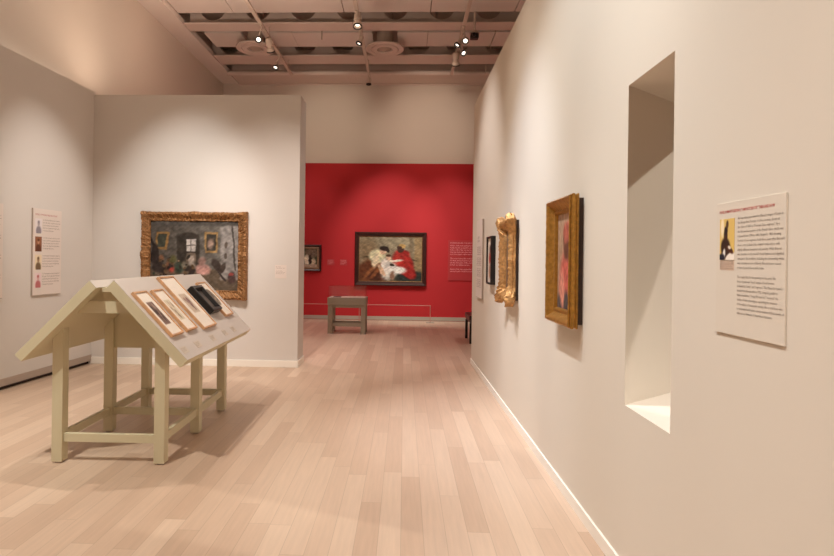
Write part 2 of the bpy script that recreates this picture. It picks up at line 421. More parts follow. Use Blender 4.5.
bm = bmesh.new(); add_box(bm, -4.36, XR - .02, 13.70, YB + .1, CEILZ, CEILZ + .25)
add_box(bm, -4.36, XR - .02, YB + .06, YB + .1, CEILZ - .03, CEILZ)
struct(obj('ceiling_beam', bm, STEEL))
bm = bmesh.new(); add_tube(bm, (-4.4, 13.5, CEILZ - .005), (XR - .02, 13.5, CEILZ - .005), .062, 16)
struct(obj('trim_3', bm, STEEL, smooth=True))
PAN = [(-4.36, -3.30, 9.2, 10.42), (-3.285, -1.20, 9.2, 10.42), (-1.185, 0.42, 9.2, 10.42), (0.435, 1.98, 9.2, 10.42), (1.995, 3.6, 9.2, 10.42),
       (-4.20, -3.44, 11.36, 12.10), (-3.0, -2.38, 11.36, 12.10), (-2.37, -0.72, 11.36, 12.10), (-0.20, 0.42, 11.36, 12.10), (0.43, 1.78, 11.36, 12.10), (1.80, 3.4, 11.36, 12.10)]
for a, b, c, d in PAN:
    bm = bmesh.new(); add_box(bm, a, b, c, d, CEILZ + .10, CEILZ + .14)
    struct(obj('ceiling_panel', bm, CEIL))
# near-bay ceiling panels above the frame
struct(box('ceiling_panel', (-4.36, XR - .02, YF, 9.0, CEILZ + .10, CEILZ + .14), CEIL))

# ================================================================== CEILING FITTINGS
RAILZ = 5.85
def rail(x, y1, label):
    t = thing('lighting_track', label, 'light track', (x, 9.0, RAILZ), 0, 'lighting tracks under the beams')
    box('track', (-.032, .032, -6.0, y1 - 9.0, 0, .04), FIX, t)
    for y in (10.8, 12.62):
        if y < y1:
            bm = bmesh.new(); add_tube(bm, (0, y - 9.0, .04), (0, y - 9.0, CEILZ - RAILZ), .01); obj('hanger', bm, FIX, t)
    return t
rail(-2.70, 12.95, 'beige lighting track on the left, running to the back above the tall partition')
rail(-0.88, 13.4, 'beige lighting track in the middle, running between the two round vents')
rail(1.035, 13.0, 'beige lighting track on the right, next to the cream wall top')

FXK = 1.25
def fixture(x, y, aim, label, lit, kind=0, power=0, angle=50, dz=-.25, railx=None):
    rx = min((-2.70, -0.88, 1.035), key=lambda r: abs(r - x))
    t = thing('spotlight', label, 'spotlight', (rx, y, RAILZ), 0, 'spotlights clipped to the ceiling tracks')
    bm = bmesh.new(); add_box(bm, -.02, .02, -.07, .07, -.035, 0, .004); obj('track_adapter', bm, FIX, t)
    hp = Vector((x - rx, 0, dz)); d = (Vector(aim) - Vector((x, y, RAILZ + dz))).normalized()
    bm = bmesh.new(); add_tube(bm, (0, 0, -.03), (hp.x * .6, 0, dz * .55), .012); 
    add_tube(bm, (hp.x * .6, 0, dz * .55), tuple(hp - d * .06), .014); obj('arm', bm, FIX, t)
    M = Matrix.Translation(hp) @ d.to_track_quat('Z', 'Y').to_matrix().to_4x4()
    bm = bmesh.new()
    if kind == 0: pr = [(0, -.15), (.035, -.145), (.045, -.12), (.045, -.05), (.065, -.03), (.068, .0), (.060, .0), (.055, -.012), (0, -.012)]
    else: pr = [(0, -.26), (.06, -.25), (.075, -.2), (.075, -.12), (.05, -.11), (.05, -.08), (.085, -.06), (.085, 0), (.065, 0), (.055, -.03), (0, -.03)]
    pr = [(r * .88, z) for r, z in pr]; add_lathe(bm, pr, 20, M); obj('lamp_head', bm, FIX, t, True)
    bm = bmesh.new(); add_lathe(bm, [(.042, -.006), (.062, -.006), (.062, .016), (.044, .022), (.042, -.006)] if kind == 0 else [(.072, -.006), (.08, -.006), (.08, .016), (.070, .016), (.070, -.006)], 20, M); obj('snoot_ring', bm, BLACK, t, True)
    zf = -.010 if kind == 0 else -.028
    bm = bmesh.new(); add_lathe(bm, [(0, zf), (.037, zf), (.032, zf + .005), (0, zf + .008)], 20, M); obj('lens', bm, LENS if lit else BLACK, t, True)
    if power:
        l = spot((0, 0, 0), (0, 0, -1), power * FXK, angle, .7, .05); l.name = 'bulb'; l.parent = t
        l.location = hp + d * .05; l.rotation_euler = d.to_track_quat('-Z', 'Y').to_euler()
    return t
fixture(-2.75, 10.19, (-1.2, 4.0, 1.2), 'lit spotlight left of the first track, shining above the left round vent', True, 0, 120)
fixture(-2.78, 11.67, (-2.9, 8.6, 0.5), 'lit spotlight near the far end of the left track', True, 0, 60)
fixture(-2.66, 10.77, (-2.3, 14.0, 1.5), 'unlit looking spotlight turned away, beside the left round vent rim', False, 1)
fixture(-0.865, 9.62, (-0.8, 8.2, 0.2), 'large two-drum spotlight highest on the middle track', True, 1, 60, 70)
fixture(-0.90, 10.38, (-2.5, 9.2, 1.2), 'spotlight on the middle track tilted to the left, left of the right round vent', True, 0, 60)
fixture(-0.874, 12.79, (-0.87, 12.6, 0.0), 'small dark-mouthed spotlight hanging straight down at the end of the middle track', False, 0)
fixture(1.07, 10.28, (0.2, 4.0, 1.0), 'brightest spotlight on the right track, left of the black camera', True, 0, 120)
fixture(0.94, 10.47, (-1.2, 9.2, 2.0), 'spotlight on the right track tilted to the lower left', True, 0, 60)
fixture(1.10, 10.88, (1.7, 9.4, 4.2), 'spotlight on the right track tilted to the lower right', True, 0, 0)
fixture(1.01, 11.55, (1.2, 14.0, 1.5), 'beige drum spotlight facing the red wall, lowest on the right track', False, 1)

def diffuser(x, y, label):
    t = thing('ceiling_vent', label, 'air vent', (x, y, 6.0), 0, 'round air vents hung from the ceiling')
    bm = bmesh.new(); add_lathe(bm, [(.17, .03), (.17, .98), (.155, .98), (.155, .03), (.17, .03)], 28); obj('duct', bm, FIX, t, True)
    bm = bmesh.new(); add_lathe(bm, [(.18, .05), (.40, .03), (.405, .015), (.40, 0), (.30, .0), (.29, .022), (.18, .035), (.18, .05)], 36); obj('outer_ring', bm, STEEL, t, True)
    bm = bmesh.new(); add_lathe(bm, [(.28, .015), (.275, -.005), (.17, -.008), (.165, .02), (.28, .022), (.28, .015)], 36); obj('inner_ring', bm, STEEL, t, True)
    bm = bmesh.new(); add_lathe(bm, [(0, -.012), (.08, -.010), (.14, .01), (.13, .03), (0, .03)], 28); obj('centre_cone', bm, CEILD, t, True)
diffuser(-3.22, 11.7, 'round beige air vent on the left, below its wide duct')
diffuser(-0.47, 11.75, 'round beige air vent right of the middle track')

# projector and hanging rods
t = thing('projector', 'small black projector hung beside the right lighting track', 'projector', (1.25, 10.42, 5.86))
bm = bmesh.new(); add_box(bm, -.075, .075, -.07, .07, -.17, -.08, .015); obj('body', bm, BLACK, t)
bm = bmesh.new(); add_lathe(bm, [(0, 0), (.035, 0), (.03, .05), (0, .05)], 16, Matrix.Translation((-.02, -.07, -.125)) @ Matrix.Rotation(R(90), 4, 'X')); obj('lens_barrel', bm, BLACK, t, True)
bm = bmesh.new(); add_tube(bm, (0, 0, -.08), (0, 0, .34), .02); add_lathe(bm, [(0, -.07), (.10, -.07), (.05, -.02), (0, -.02)], 16); obj('mount', bm, FIX, t, True)
def rod(x, y, z0, z1, label, m=FIX, r=.012):
    bm = bmesh.new(); add_tube(bm, (0, 0, 0), (0, 0, z1 - z0), r)
    o = obj('hanging_rod', bm, m); o.location = (x, y, z0); tag(o, label, 'rod', 'rods hanging from the ceiling')
rod(-1.72, 11.15, 5.98, 6.98, 'thin dark rod hanging in front of the second row of panels', GREYTRIM, .012)
rod(0.57, 11.24, 6.35, 6.98, 'short pale rod above the right of the second vent', FIX, .03)
rod(1.86, 13.22, 5.98, 6.98, 'left of two thin rods in the dark gap by the cream wall top', FIX, .015)
rod(1.97, 13.22, 5.98, 6.98, 'right of two thin rods in the dark gap by the cream wall top', FIX, .015)

# ================================================================== PAINTINGS AND PANELS
LROT, RROT = R(90 - 2.86), R(-90 + 0.62)
def carve(amp_o, amp_i, f):
    def d(u, k, ins, x, z):
        a = noise.noise(Vector((x * f, z * f, k * 3.1))); b = noise.noise(Vector((x * f * 2.3, z * f * 2.3, k * 1.7)))
        return (amp_i * (a * .6), amp_o * (abs(a) * 1.3 + b * .8 - .2))
    return d

# -- partition: wide interior scene in a carved old gilt frame (plain stand-in)
def p_interior(u, v):
    p = Paint(u, v, mix((92, 84, 76), (118, 112, 104), ss(.2, 1, u)))
    p.rect(-.1, 1.1, -.1, .30, (104, 88, 72), .02)
    p.rect(.80, 1.1, .16, .97, (158, 150, 144), .02)
    p.rect(-.1, 1.1, .93, 1.1, (86, 80, 74), .02)
    p.rect(.30, .56, .28, .78, (58, 50, 42), .012); p.blob(.43, .77, .13, .06, (58, 50, 42))
    p.rect(.41, .52, .56, .74, (206, 196, 188), .008); p.rect(.46, .468, .56, .74, (90, 80, 72), .004); p.rect(.41, .52, .645, .655, (90, 80, 72), .004)
    p.rect(.41, .52, .30, .54, (120, 104, 90), .01); p.rect(.44, .50, .34, .5, (176, 160, 146), .01)
    p.rect(.05, .19, .58, .84, (156, 118, 70), .008, skew=.08); p.rect(.075, .165, .62, .81, (62, 64, 52), .008, skew=.08)
    p.line(.0, .75, .16, .25, .014, (38, 30, 26)); p.line(.02, .45, .14, .25, .012, (38, 30, 26)); p.blob(.05, .5, .05, .16, (48, 38, 34)); p.blob(.10, .32, .08, .08, (52, 42, 38))
    p.rect(.62, .765, .54, .84, (168, 132, 84), .008); p.rect(.64, .745, .57, .81, (62, 56, 48), .008); p.blob(.685, .67, .035, .07, (176, 146, 128), 0, .5)
    p.blob(.60, .30, .085, .08, (208, 158, 146)); p.rect(.525, .675, .24, .32, (204, 152, 140), .02); p.blob(.59, .42, .04, .06, (150, 116, 106), 0, .5)
    for x, y, r, c in ((.22, .34, .05, (120, 76, 50)), (.26, .44, .04, (96, 92, 58)), (.33, .32, .05, (56, 66, 52)), (.39, .36, .035, (122, 112, 96)), (.24, .30, .03, (166, 66, 54)), (.46, .30, .03, (64, 46, 38)), (.13, .46, .03, (134, 92, 66))):
        p.blob(x, y, r, r * 1.5, c, 0, .5)
    p.blob(.76, .36, .05, .10, (66, 54, 48), 25); p.blob(.82, .32, .03, .08, (72, 58, 50), -20); p.line(.78, .26, .86, .14, .012, (62, 52, 48))
    p.blob(.93, .19, .045, .09, (92, 70, 66)); p.blob(.92, .24, .03, .025, (166, 78, 72)); p.line(.93, .94, .97, .3, .010, (86, 78, 72))
    for y in (.66, .5): p.blob(.86, y, .018, .045, (96, 84, 74))
    rr = random.Random(11)
    for i in range(26):
        x, y, r_ = rr.uniform(.02, .5), rr.uniform(.2, .48), rr.uniform(.008, .022)
        p.blob(x, y, r_, r_ * rr.uniform(1, 2.4), rr.choice(((52, 44, 36), (98, 74, 50), (140, 110, 84), (60, 66, 54), (44, 34, 30))), rr.uniform(-40, 40), .4)
    p.c = tuple(x * .86 for x in p.c)
    return p.grain(14, 18, 1).c
W, H = 1.53, 1.245
t = thing('framed_painting', 'wide grey interior painting in a carved bronze frame on the tall partition', 'painting', (-3.0, 7.8695, .955))
def dsp(u, k, ins, x, z):
    c = carve(.018, .010, 30)(u, k, ins, x, z)
    e = max(0, 1 - abs(u - .5) / .07) * .012 + max(0, 1 - min(u, 1 - u) / .10) * .012
    return (c[0] - (e if k == 1 or k == 2 else 0), c[1] + e)
obj('frame', frame_bm(W, H, [(0, 0), (0, .05), (.012, .085), (.035, .095), (.06, .08), (.085, .06), (.11, .052), (.122, .058), (.132, .045)], .009, dsp), BRONZE, t, True)
canvas('picture', W - .256, H - .256, .128, -.042, painterly(p_interior, .010, .22), t, 180, 140)
def card(name, w_, h_, loc, rz, label, mt, ink, lines, cat='label', group=None, tsize=None, th=.004):
    t = thing(name, label, cat, loc, rz, group)
    box('board', (-w_ / 2, w_ / 2, -th, 0, 0, h_), mt, t)
    return t
t = card('wall_label', .165, .19, (-1.76, 7.8695, 1.27), 0, 'small cream caption card right of the wide interior painting', CARD, INKG, 0)
text('writing', 'The artist\nin the studio, 1865\n\nOil on canvas\nMuseum collection\ngift of the family', -.068, .158, .017, INKG, t, -.0046, .13, 1.15)

# -- red wall: large double portrait in dark walnut frame (plain stand-in)
def p_figures(u, v):
    p = Paint(u, v, mix((104, 90, 70), (150, 132, 108), ss(0, .7, v)))
    p.blob(.12, .7, .16, .3, (140, 112, 84), 0, .6); p.rect(.88, 1.1, .2, 1.1, (150, 120, 86), .02); p.rect(.80, .86, .3, 1.0, (112, 88, 66), .03, .7)
    p.blob(.18, .55, .12, .02, (84, 66, 48), 10, .6); p.blob(.82, .5, .12, .02, (84, 66, 48), -20, .6)
    p.blob(.82, .10, .26, .14, (44, 48, 44), 0, .3)
    p.blob(.19, .20, .25, .30, (104, 56, 34), -30, .2); p.blob(.30, .08, .16, .12, (82, 44, 30), 0, .3); p.blob(.16, .20, .03, .2, (150, 90, 54), -30, .6); p.blob(.28, .22, .03, .2, (146, 84, 50), -30, .6)
    p.blob(.70, .42, .16, .28, (166, 40, 34), 14, .18); p.blob(.70, .62, .10, .08, (150, 36, 32), 0, .3); p.blob(.80, .20, .10, .16, (160, 38, 34), 30, .25); p.blob(.62, .5, .05, .14, (190, 54, 44), 0, .5)
    p.blob(.29, .55, .13, .16, (224, 206, 168), 15, .25); p.blob(.26, .46, .05, .16, (230, 204, 172), -10, .4)
    p.blob(.49, .22, .12, .20, (232, 218, 206), -15, .3); p.blob(.60, .26, .15, .08, (238, 224, 216), -10, .3); p.blob(.42, .36, .08, .14, (236, 216, 206), 0, .3)
    p.blob(.36, .24, .035, .14, (222, 178, 146), 25, .3)
    p.blob(.385, .67, .055, .075, (222, 176, 146), -20, .2); p.blob(.40, .735, .075, .055, (52, 34, 28), -10, .25); p.blob(.455, .70, .025, .06, (52, 34, 28), 20, .3)
    p.blob(.47, .52, .045, .055, (226, 180, 152), 0, .25); p.blob(.47, .575, .045, .03, (92, 62, 44), 0, .3)
    p.blob(.66, .72, .05, .085, (78, 48, 38), 5, .2); p.blob(.685, .79, .050, .045, (190, 146, 88), -25, .25); p.blob(.655, .765, .03, .03, (70, 44, 36), 0, .3)
    p.blob(.58, .46, .12, .028, (232, 206, 190), 5, .3); p.blob(.52, .36, .04, .03, (60, 44, 38), 0, .3); p.blob(.53, .12, .035, .10, (150, 108, 88), 0, .5)
    return p.grain(12, 16, 3).c
W, H = 1.83, 1.37
t = thing('framed_painting', 'large painting of two seated figures in a dark walnut frame on the red wall', 'painting', (-.355, YB - .0005, .895))
obj('frame', frame_bm(W, H, [(0, 0), (0, .07), (.02, .09), (.05, .08), (.075, .05), (.095, .05), (.105, .035)], .2), DWOOD, t)
obj('gilt_slip', frame_bm(W - .208, H - .208, [(0, .005), (0, .034), (.012, .03)], .2), BRONZE, t).location = (0, 0, .104)
canvas('picture', W - .23, H - .23, .115, -.02, painterly(p_figures, .014, .20), t, 170, 130)
# -- small painting half hidden by the partition
def p_garden(u, v):
    p = Paint(u, v, (62, 70, 50)); p.blob(.3, .75, .4, .3, (52, 84, 52), 0, .5); p.blob(.75, .8, .3, .3, (120, 100, 84), 0, .5)
    p.blob(.58, .38, .12, .28, (226, 212, 190), 0, .3); p.blob(.85, .30, .1, .2, (206, 186, 156), 0, .4); p.blob(.72, .4, .06, .25, (46, 32, 28), 0, .3); p.blob(.2, .3, .15, .25, (200, 190, 170), 0, .4)
    p.rect(-.1, 1.1, -.1, .16, (176, 150, 130), .03); return p.grain(20, 14, 6).c
W, H = .86, .68
t = thing('framed_painting', 'small dark framed garden painting half hidden by the partition edge on the red wall', 'painting', (-2.57, YB - .0005, 1.24))
obj('frame', frame_bm(W, H, [(0, 0), (0, .06), (.02, .075), (.045, .06), (.06, .04)], .2), DWOOD, t)
obj('inner_frame', frame_bm(W - .118, H - .118, [(0, .005), (0, .042), (.03, .05), (.05, .03)], .2), mat('taupe_gilt', (150, 116, 90), .5, metal=.3), t).location = (0, 0, .059)
canvas('picture', W - .214, H - .214, .107, -.02, painterly(p_garden, .03, .2), t, 50, 40)
for x, lb in ((-1.896, 'pale lettered red caption card nearer the small garden painting'), (-1.566, 'pale lettered red caption card nearer the large figure painting')):
    t = card('wall_label', .19, .16, (x, YB - .0005, 1.395), 0, lb, REDP, INKW, 0, group='red caption cards on the red wall')
    text('writing', 'Picture of the garden\nOil on canvas, 1860\nLent by the museum of\nfine arts and design\nin the old city', -.08, .128, .026, INKW, t, -.0046, .16, .95)
t = card('text_panel', .80, 1.03, (1.515, YB - .0005, 1.05), 0, 'red text panel with pale writing on the red wall behind the cream wall end', REDP, INKW, 0, 'text panel', th=.015)
body = 'MODERN LIFE AND ITS MODELS\nArtists of the new painting lived and\nworked beside a small free community\nin the north of the city, and the people\nthey met there came into their pictures\nas nurses, singers, sellers and friends.\n'
body2 = 'This room looks at the models who sat\nfor them, and at how those portraits\nleft the old manner of the academy\nbehind, one sitting at a time.\n'
text('heading', 'MODERN LIFE AND THE NEW MODEL', -.345, .945, .04, INKW, t, -.0156, .66)
text('writing', '\n'.join(body.split('\n')[1:] + body2.split('\n') + body.split('\n')[1:3]), -.345, .875, .052, INKW, t, -.0156, .70, 1.05)

# -- left wall text panels
LX = lambda y: xl(y) + .0005
def portrait(c0, c1, c2):
    def f(u, v):
        p = Paint(u, v, c0); p.blob(.5, .16, .4, .34, c1, 0, .25); p.blob(.5, .66, .17, .17, c2, 0, .25); p.blob(.5, .77, .17, .09, c1, 0, .3); return p.c
    return f
def left_panel(yc, label):
    W, H = .52, 1.075
    t = thing('text_panel', label, 'text panel', (LX(yc), yc, 1.06), LROT, 'pale text panels on the left wall')
    box('board', (-W / 2, W / 2, -.022, 0, 0, H), CARD, t)
    box('edge_band', (-W / 2 - .004, -W / 2, -.022, 0, 0, H), GREYTRIM, t)
    box('edge_band', (-W / 2 - .004, W / 2, -.022, 0, -.006, 0), GREYTRIM, t)
    text('heading', 'MODELS OF MODERN PARIS IN PORTRAIT', -W / 2 + .035, H - .085, .03, mat('rose_ink', (190, 90, 86), .8), t, -.0226, .40)
    cs = [((234, 222, 220), (150, 140, 146), (176, 164, 164)), ((150, 98, 70), (104, 62, 44), (190, 140, 108)), ((236, 216, 184), (120, 96, 72), (166, 130, 98)), ((236, 212, 210), (190, 112, 112), (216, 170, 162))]
    for i, c in enumerate(cs):
        z = H - .31 - i * .225
        o = canvas('portrait', .115, .185, z, -.024, portrait(*c), t, 14, 20, .0018); o.location = (-W / 2 + .092, 0, 0)
    par = 'One of the few named sitters among the new painters of\nthe city came to Paris as a young woman and found work\nas a nurse in the gardens. She sat for the artist three\ntimes in one year, and wears here the bright headwrap\nof the islands with a plain day dress.'
    for i in range(4):
        text('writing', par, -W / 2 + .168, H - .145 - i * .225, .0275, INKG, t, -.0226, .325, 1.22)
    return t
left_panel(6.90, 'whole pale text panel with four small portraits on the left wall')
left_panel(5.90, 'pale text panel on the left wall cut off by the left picture edge')

# -- right wall
def RW(y, z): return (xr(y) - .0005, y, z)
# big gold frame
def p_port(u, v):
    p = Paint(u, v, mix((150, 120, 92), (176, 142, 116), v)); p.blob(.55, .25, .42, .36, (186, 92, 78), 0, .3); p.blob(.55, .68, .2, .17, (104, 62, 46), 0, .25)
    p.blob(.55, .80, .22, .11, (170, 92, 76), 0, .3); p.blob(.5, .04, .5, .14, (72, 62, 62), 0, .3); p.blob(.3, .2, .14, .2, (200, 130, 110), 20, .4); return p.grain(14, 14, 9).c
t = thing('framed_painting', 'red portrait in the large smooth gold frame nearest the wall opening', 'painting', RW(3.70, 1.143), RROT)
W, H = .555, .83
def dsp2(u, k, ins, x, z): return (0, .0022 * math.sin(abs(x + z) * 160) if k in (8, 15) else .002 * noise.noise(Vector((x * 30, z * 30, k))))
obj('frame', frame_bm(W, H, [(0.014, 0.030), (0.004, .034), (0, .040), (.003, .045), (.010, .049), (.010, .056), (.002, .060), (.001, .070), (.004, .078), (.012, .081), (.008, .085), (.014, .092), (.024, .09), (.032, .086), (.046, .07), (.062, .052), (.076, .046), (.082, .052), (.092, .05), (.1, .036)], .012, dsp2), GOLDB, t, True)
o = obj('shade_gap_backing', frame_bm(W - .05, H - .05, [(0, 0), (0, .034), (.02, .034)], .2), DARK, t); o.location = (0, 0, .025)  # inset back, coloured dark as the shade between frame and wall
canvas('picture', W - .196, H - .196, .098, -.03, painterly(p_port, .02, .2), t, 60, 90)
# carved frame
t = thing('framed_painting', 'ornate carved gold frame between the narrow black frame and the large gold frame', 'painting', RW(5.515, 1.165), RROT)
W, H = .53, .80
def dsp3(u, k, ins, x, z):
    c = carve(.026, .016, 30)(u, k, ins, x, z)
    q = max(0, 1 - min(u, 1 - u) / .20); q = q * q * (3 - 2 * q); g_ = .22 + .9 * q; c = (c[0] * g_, c[1] * g_ + .003 * math.sin((x - z) * 150) * (k in (5, 8)))
    e = q * .044 + max(0, 1 - abs(u - .5) / .10) * .008
    return (c[0] - (e if k <= 5 else e * .3), c[1] + e * .6 * (1 if k < 8 else .2))
o = obj('shade_gap_backing', frame_bm(W - .03, H - .04, [(0, 0), (0, .03), (.03, .03)], .2), DARK, t); o.location = (0, 0, .02)  # dark colour here paints the shade behind the carved frame
obj('frame', frame_bm(W, H, [(.012, .026), (.002, .032), (.008, .052), (0, .06), (.006, .08), (.02, .096), (.045, .09), (.07, .07), (.09, .055), (.10, .06), (.108, .045)], .0075, dsp3), GOLD, t, True)
canvas('picture', W - .208, H - .208, .104, -.036, lambda u, v: Paint(u, v, (120, 92, 66)).blob(.5, .3, .35, .4, (92, 64, 46)).blob(.5, .65, .16, .16, (186, 140, 108)).grain(12, 14, 2).c, t, 30, 40)
# black frame
t = thing('framed_print', 'narrow black framed print with red spot on white, left of the carved gold frame', 'framed print', RW(6.68, 1.278), RROT)
W, H = .34, .57
obj('frame', frame_bm(W, H, [(0, 0), (0, .05), (.004, .055), (.022, .055), (.025, .04)], .1), BLACK, t)
canvas('picture', W - .046, H - .046, .023, -.036, lambda u, v: Paint(u, v, (226, 212, 198)).blob(.45, .55, .2, .14, (172, 60, 52)).blob(.5, .75, .14, .1, (96, 64, 52)).blob(.5, .25, .26, .16, (176, 132, 112)).grain(8, 12, 4).c, t, 24, 40)
# far text panel
t = thing('text_panel', 'tall cream text panel at the far end of the cream right wall', 'text panel', RW(7.66, 1.055), RROT)
W, H = .54, 1.06
box('board', (-W / 2, W / 2, -.024, 0, 0, H), CARD, t)
box('edge_band', (W / 2, W / 2 + .005, -.024, 0, 0, H), GREYTRIM, t)
box('edge_band', (-W / 2, W / 2 + .005, -.024, 0, -.006, 0), GREYTRIM, t)
text('heading', 'A MUSE\nIN PARIS', -.16, .80, .05, INKG, t, -.0246, None, .9)
text('writing', '\n'.join(['The name of this sitter stands in a', 'small notebook the painter kept for', 'one year, with the street and floor', 'where she lived, a short walk from', 'his own studio near the north gate.', ''] * 4)[:-1], -.2, .68, .030, INKG, t, -.0246, .40, .82)
# near text panel
t = thing('text_panel', 'cream text panel with red title and yellow photograph, right of the wall opening', 'text panel', RW(1.836, 1.314), RROT)
W, H = .352, .448
box('board', (-W / 2, W / 2, -.006, 0, 0, H), CARDR, t, .0008)
text('heading', 'PAUSE, ROMANTICIZATION, "I AM NOT EXOTIC" THEN AND NOW', -.156, .412, .0135, INKR, t, -.0066, .285, heavy=.0002)
def p_photo(u, v):
    p = Paint(u, v, (226, 190, 108)); p.blob(.18, .8, .12, .25, (246, 226, 190), 0, .5)
    p.blob(.42, .28, .33, .26, (58, 34, 24), -10, .2); p.blob(.42, .60, .13, .16, (66, 38, 26), 10, .2); p.blob(.44, .72, .12, .10, (44, 28, 22), 0, .25)
    p.blob(.52, .86, .09, .10, (84, 62, 44), -20, .3); p.blob(.30, .12, .09, .16, (240, 232, 222), -20, .25); p.blob(.75, .05, .36, .12, (246, 234, 220), 10, .2)
    p.blob(.70, .25, .26, .07, (84, 46, 30), -18, .25); p.blob(.68, .30, .10, .04, (236, 220, 204), -10, .3); p.blob(.15, .05, .22, .10, (40, 36, 48), 0, .3); return p.c
o = canvas('photograph', .083, .14, .252, -.0075, p_photo, t, 36, 56, .0012); o.location = (-.111, 0, 0)
b = box('caption_patch', (-.152, -.070, -.0066, -.006, .217, .249), mat('tan_caption', (206, 178, 156), .8), t)
text('caption_writing', 'Head of a woman, Paris\nplaster with paint, 1868\nmuseum of sculpture\nlent by a private owner', -.150, .243, .0075, INKG, t, -.0070, .076, .95)
P1 = ["An important precedent for Manet's images of Laure is", "the Beaux-Arts Portrait of a free woman, shown at", "the Salon of 1800 as \"Portrait d'une negresse\", by a", "the first woman painter of the French Salon, which was", "released from 1794 to 1802. Raquet's, 1820 showing", "Portrait of our negresse, both three years after Benoist's", "show, some included the original composition, with", "slightly different measures and jewelry. While Benoist", "was attentive to the model's facial features and dignified", "demeanor, the tradition, including the unrevealing white,", "was certainly an icon of liberty. Benoist never ceased", "to have learned the model's name."]
P2 = ["The original files for the painting and the print, like", "those of years and \"local\" images of head women", "included the \"artist\" and \"negresse.\" The Manet for Laure's", "included the Benoist title in 1992, citing its parallel to", "Italian translation, \"Young Woman for\" \"received\" the", "decline of naive stereotypes, separating the intention", "of the makers of nineteenth century, like to and those who", "to understand and replace interpretations of these works, of", "without new dimness of determined classicism."]
for nm, P_, z in (('writing', P1, .386), ('writing', P2, .192)):
    wmax = max(len(s) for s in P_)
    text(nm, '\n'.join(P_), -.052, z, .0118, INK, t, -.0066, .226, 1.26)

# ================================================================== DISPLAY TABLE
TB = Matrix.Translation((-2.18, 4.10, 0)) @ Matrix.Rotation(R(1.2), 4, 'Z')
t = thing('display_table', 'khaki gable-topped display table with six legs holding framed prints', 'display table', TB.translation, R(1.2))
Y0, Y1 = -.17, 1.62
RP = [(.082, 1.378), (.624, .809), (.572, .755), (.033, 1.323)]
LP = [(-.095, 1.371), (-.634, .829), (-.588, .782), (-.046, 1.321)]
for prof in (RP, LP):
    bm = bmesh.new(); add_prism(bm, prof, Y0, Y1); s = obj('sloped_top', bm, TABLE, t)
    # grey laminate on the sloping face
    (x0, z0), (x1, z1) = prof[0], prof[1]; n = Vector((z0 - z1, 0, x1 - x0)).normalized(); n = n if n.z > 0 else -n
    q = [(x0, z0), (x1, z1), (x1 + n.x * .003, z1 + n.z * .003), (x0 + n.x * .003, z0 + n.z * .003)]
    bm = bmesh.new(); add_prism(bm, q, Y0, Y1); obj('surface', bm, SLOPE, s)
bm = bmesh.new(); add_prism(bm, [(-.047, 1.319), (.034, 1.321), (.034, 1.288), (-.047, 1.288)], Y0 + .08, Y1 - .01); obj('ridge_strip', bm, TABLE, t)
bm = bmesh.new(); add_prism(bm, [(-.095, 1.371), (-.046, 1.321), (-.0435, 1.3235), (-.0925, 1.3735)], Y0, Y1); obj('ridge_facing', bm, SLOPE, t)
def under(x): return 1.323 - (x - .033) * 1.0538 if x > 0 else 1.321 + (x + .046) * .9945
LEGY = (0.0, .745, 1.475); LW_ = .039
for y in LEGY:
    for xc in (-.398, .372):
        bm = bmesh.new(); x0, x1 = xc - LW_, xc + LW_
        add_prism(bm, [(x0, .012), (x1, .012), (x1, under(x1) - .001), (x0, under(x0) - .001)], y - LW_, y + LW_); lg = obj('leg', bm, TABLE, t)
        bm = bmesh.new(); add_lathe(bm, [(0, 0), (.03, 0), (.03, .012), (0, .012)], 14, Matrix.Translation((xc, y, 0))); obj('foot_glide', bm, GREYTRIM, lg)
for y in LEGY: box('stretcher', (-.358, .332, y - .018, y + .018, .155, .218), TABLE, t, .002)
for xc in (-.398, .372):
    for a, b in zip(LEGY, LEGY[1:]): box('stretcher', (xc - .018, xc + .018, a + LW_, b - LW_, .155, .218), TABLE, t, .002)
bm = bmesh.new(); add_prism(bm, [(-.236, 1.13), (.214, 1.13), (.131, 1.217), (-.149, 1.217)], -.07, -.025); obj('cross_tie', bm, TABLE, t)
for y in LEGY[1:]:
    bm = bmesh.new(); add_prism(bm, [(-.358, .745), (.332, .745), (.332, under(.332) - .004), (.032, 1.286), (-.046, 1.286), (-.358, under(-.358) - .004)], y - .015, y + .015)
    obj('gable_board', bm, TABLE, t)

# framed prints resting on the right-hand slope
sv = Vector((.624 - .082, 0, .809 - 1.378)).normalized(); nv = Vector((-sv.z, 0, sv.x))
def on_slope(name, label, cat, s_bot, y, group=None):
    o = thing(name, label, cat, group=group)
    lp = Vector((.082, 0, 1.378)) + sv * s_bot + nv * .0038; lp.y = y - 4.10
    M = Matrix((Vector((0, 1, 0)), -nv, -sv)).transposed().to_4x4(); M.translation = lp
    o.matrix_world = TB @ M
    return o
GP = 'framed prints on the display table'
def pr(cx, cy, rx, ry, c, c2, rect=False, seed=1):
    rr = random.Random(seed); marks = [(rr.uniform(-.8, .8), rr.uniform(-.8, .8), rr.uniform(.08, .26), rr.uniform(.08, .3), rr.random()) for i in range(16)]
    def f(u, v):
        p = Paint(u, v, (238, 224, 208))
        if rect: p.rect(cx - rx, cx + rx, cy - ry, cy + ry, c, .012)
        else: p.blob(cx, cy, rx, ry, c, 0, .10)
        d = abs(u - cx) < rx and abs(v - cy) < ry if rect else math.hypot((u - cx) / rx, (v - cy) / ry) < .95
        if d:
            for x, y, a_, b_, q in marks: p.blob(cx + rx * x * .9, cy + ry * y * .9, rx * a_, ry * b_, c2 if q < .6 else mix(c, (230, 200, 176), .5), 0, .4, .8)
        return p.grain(8, 18, 3).c
    return f
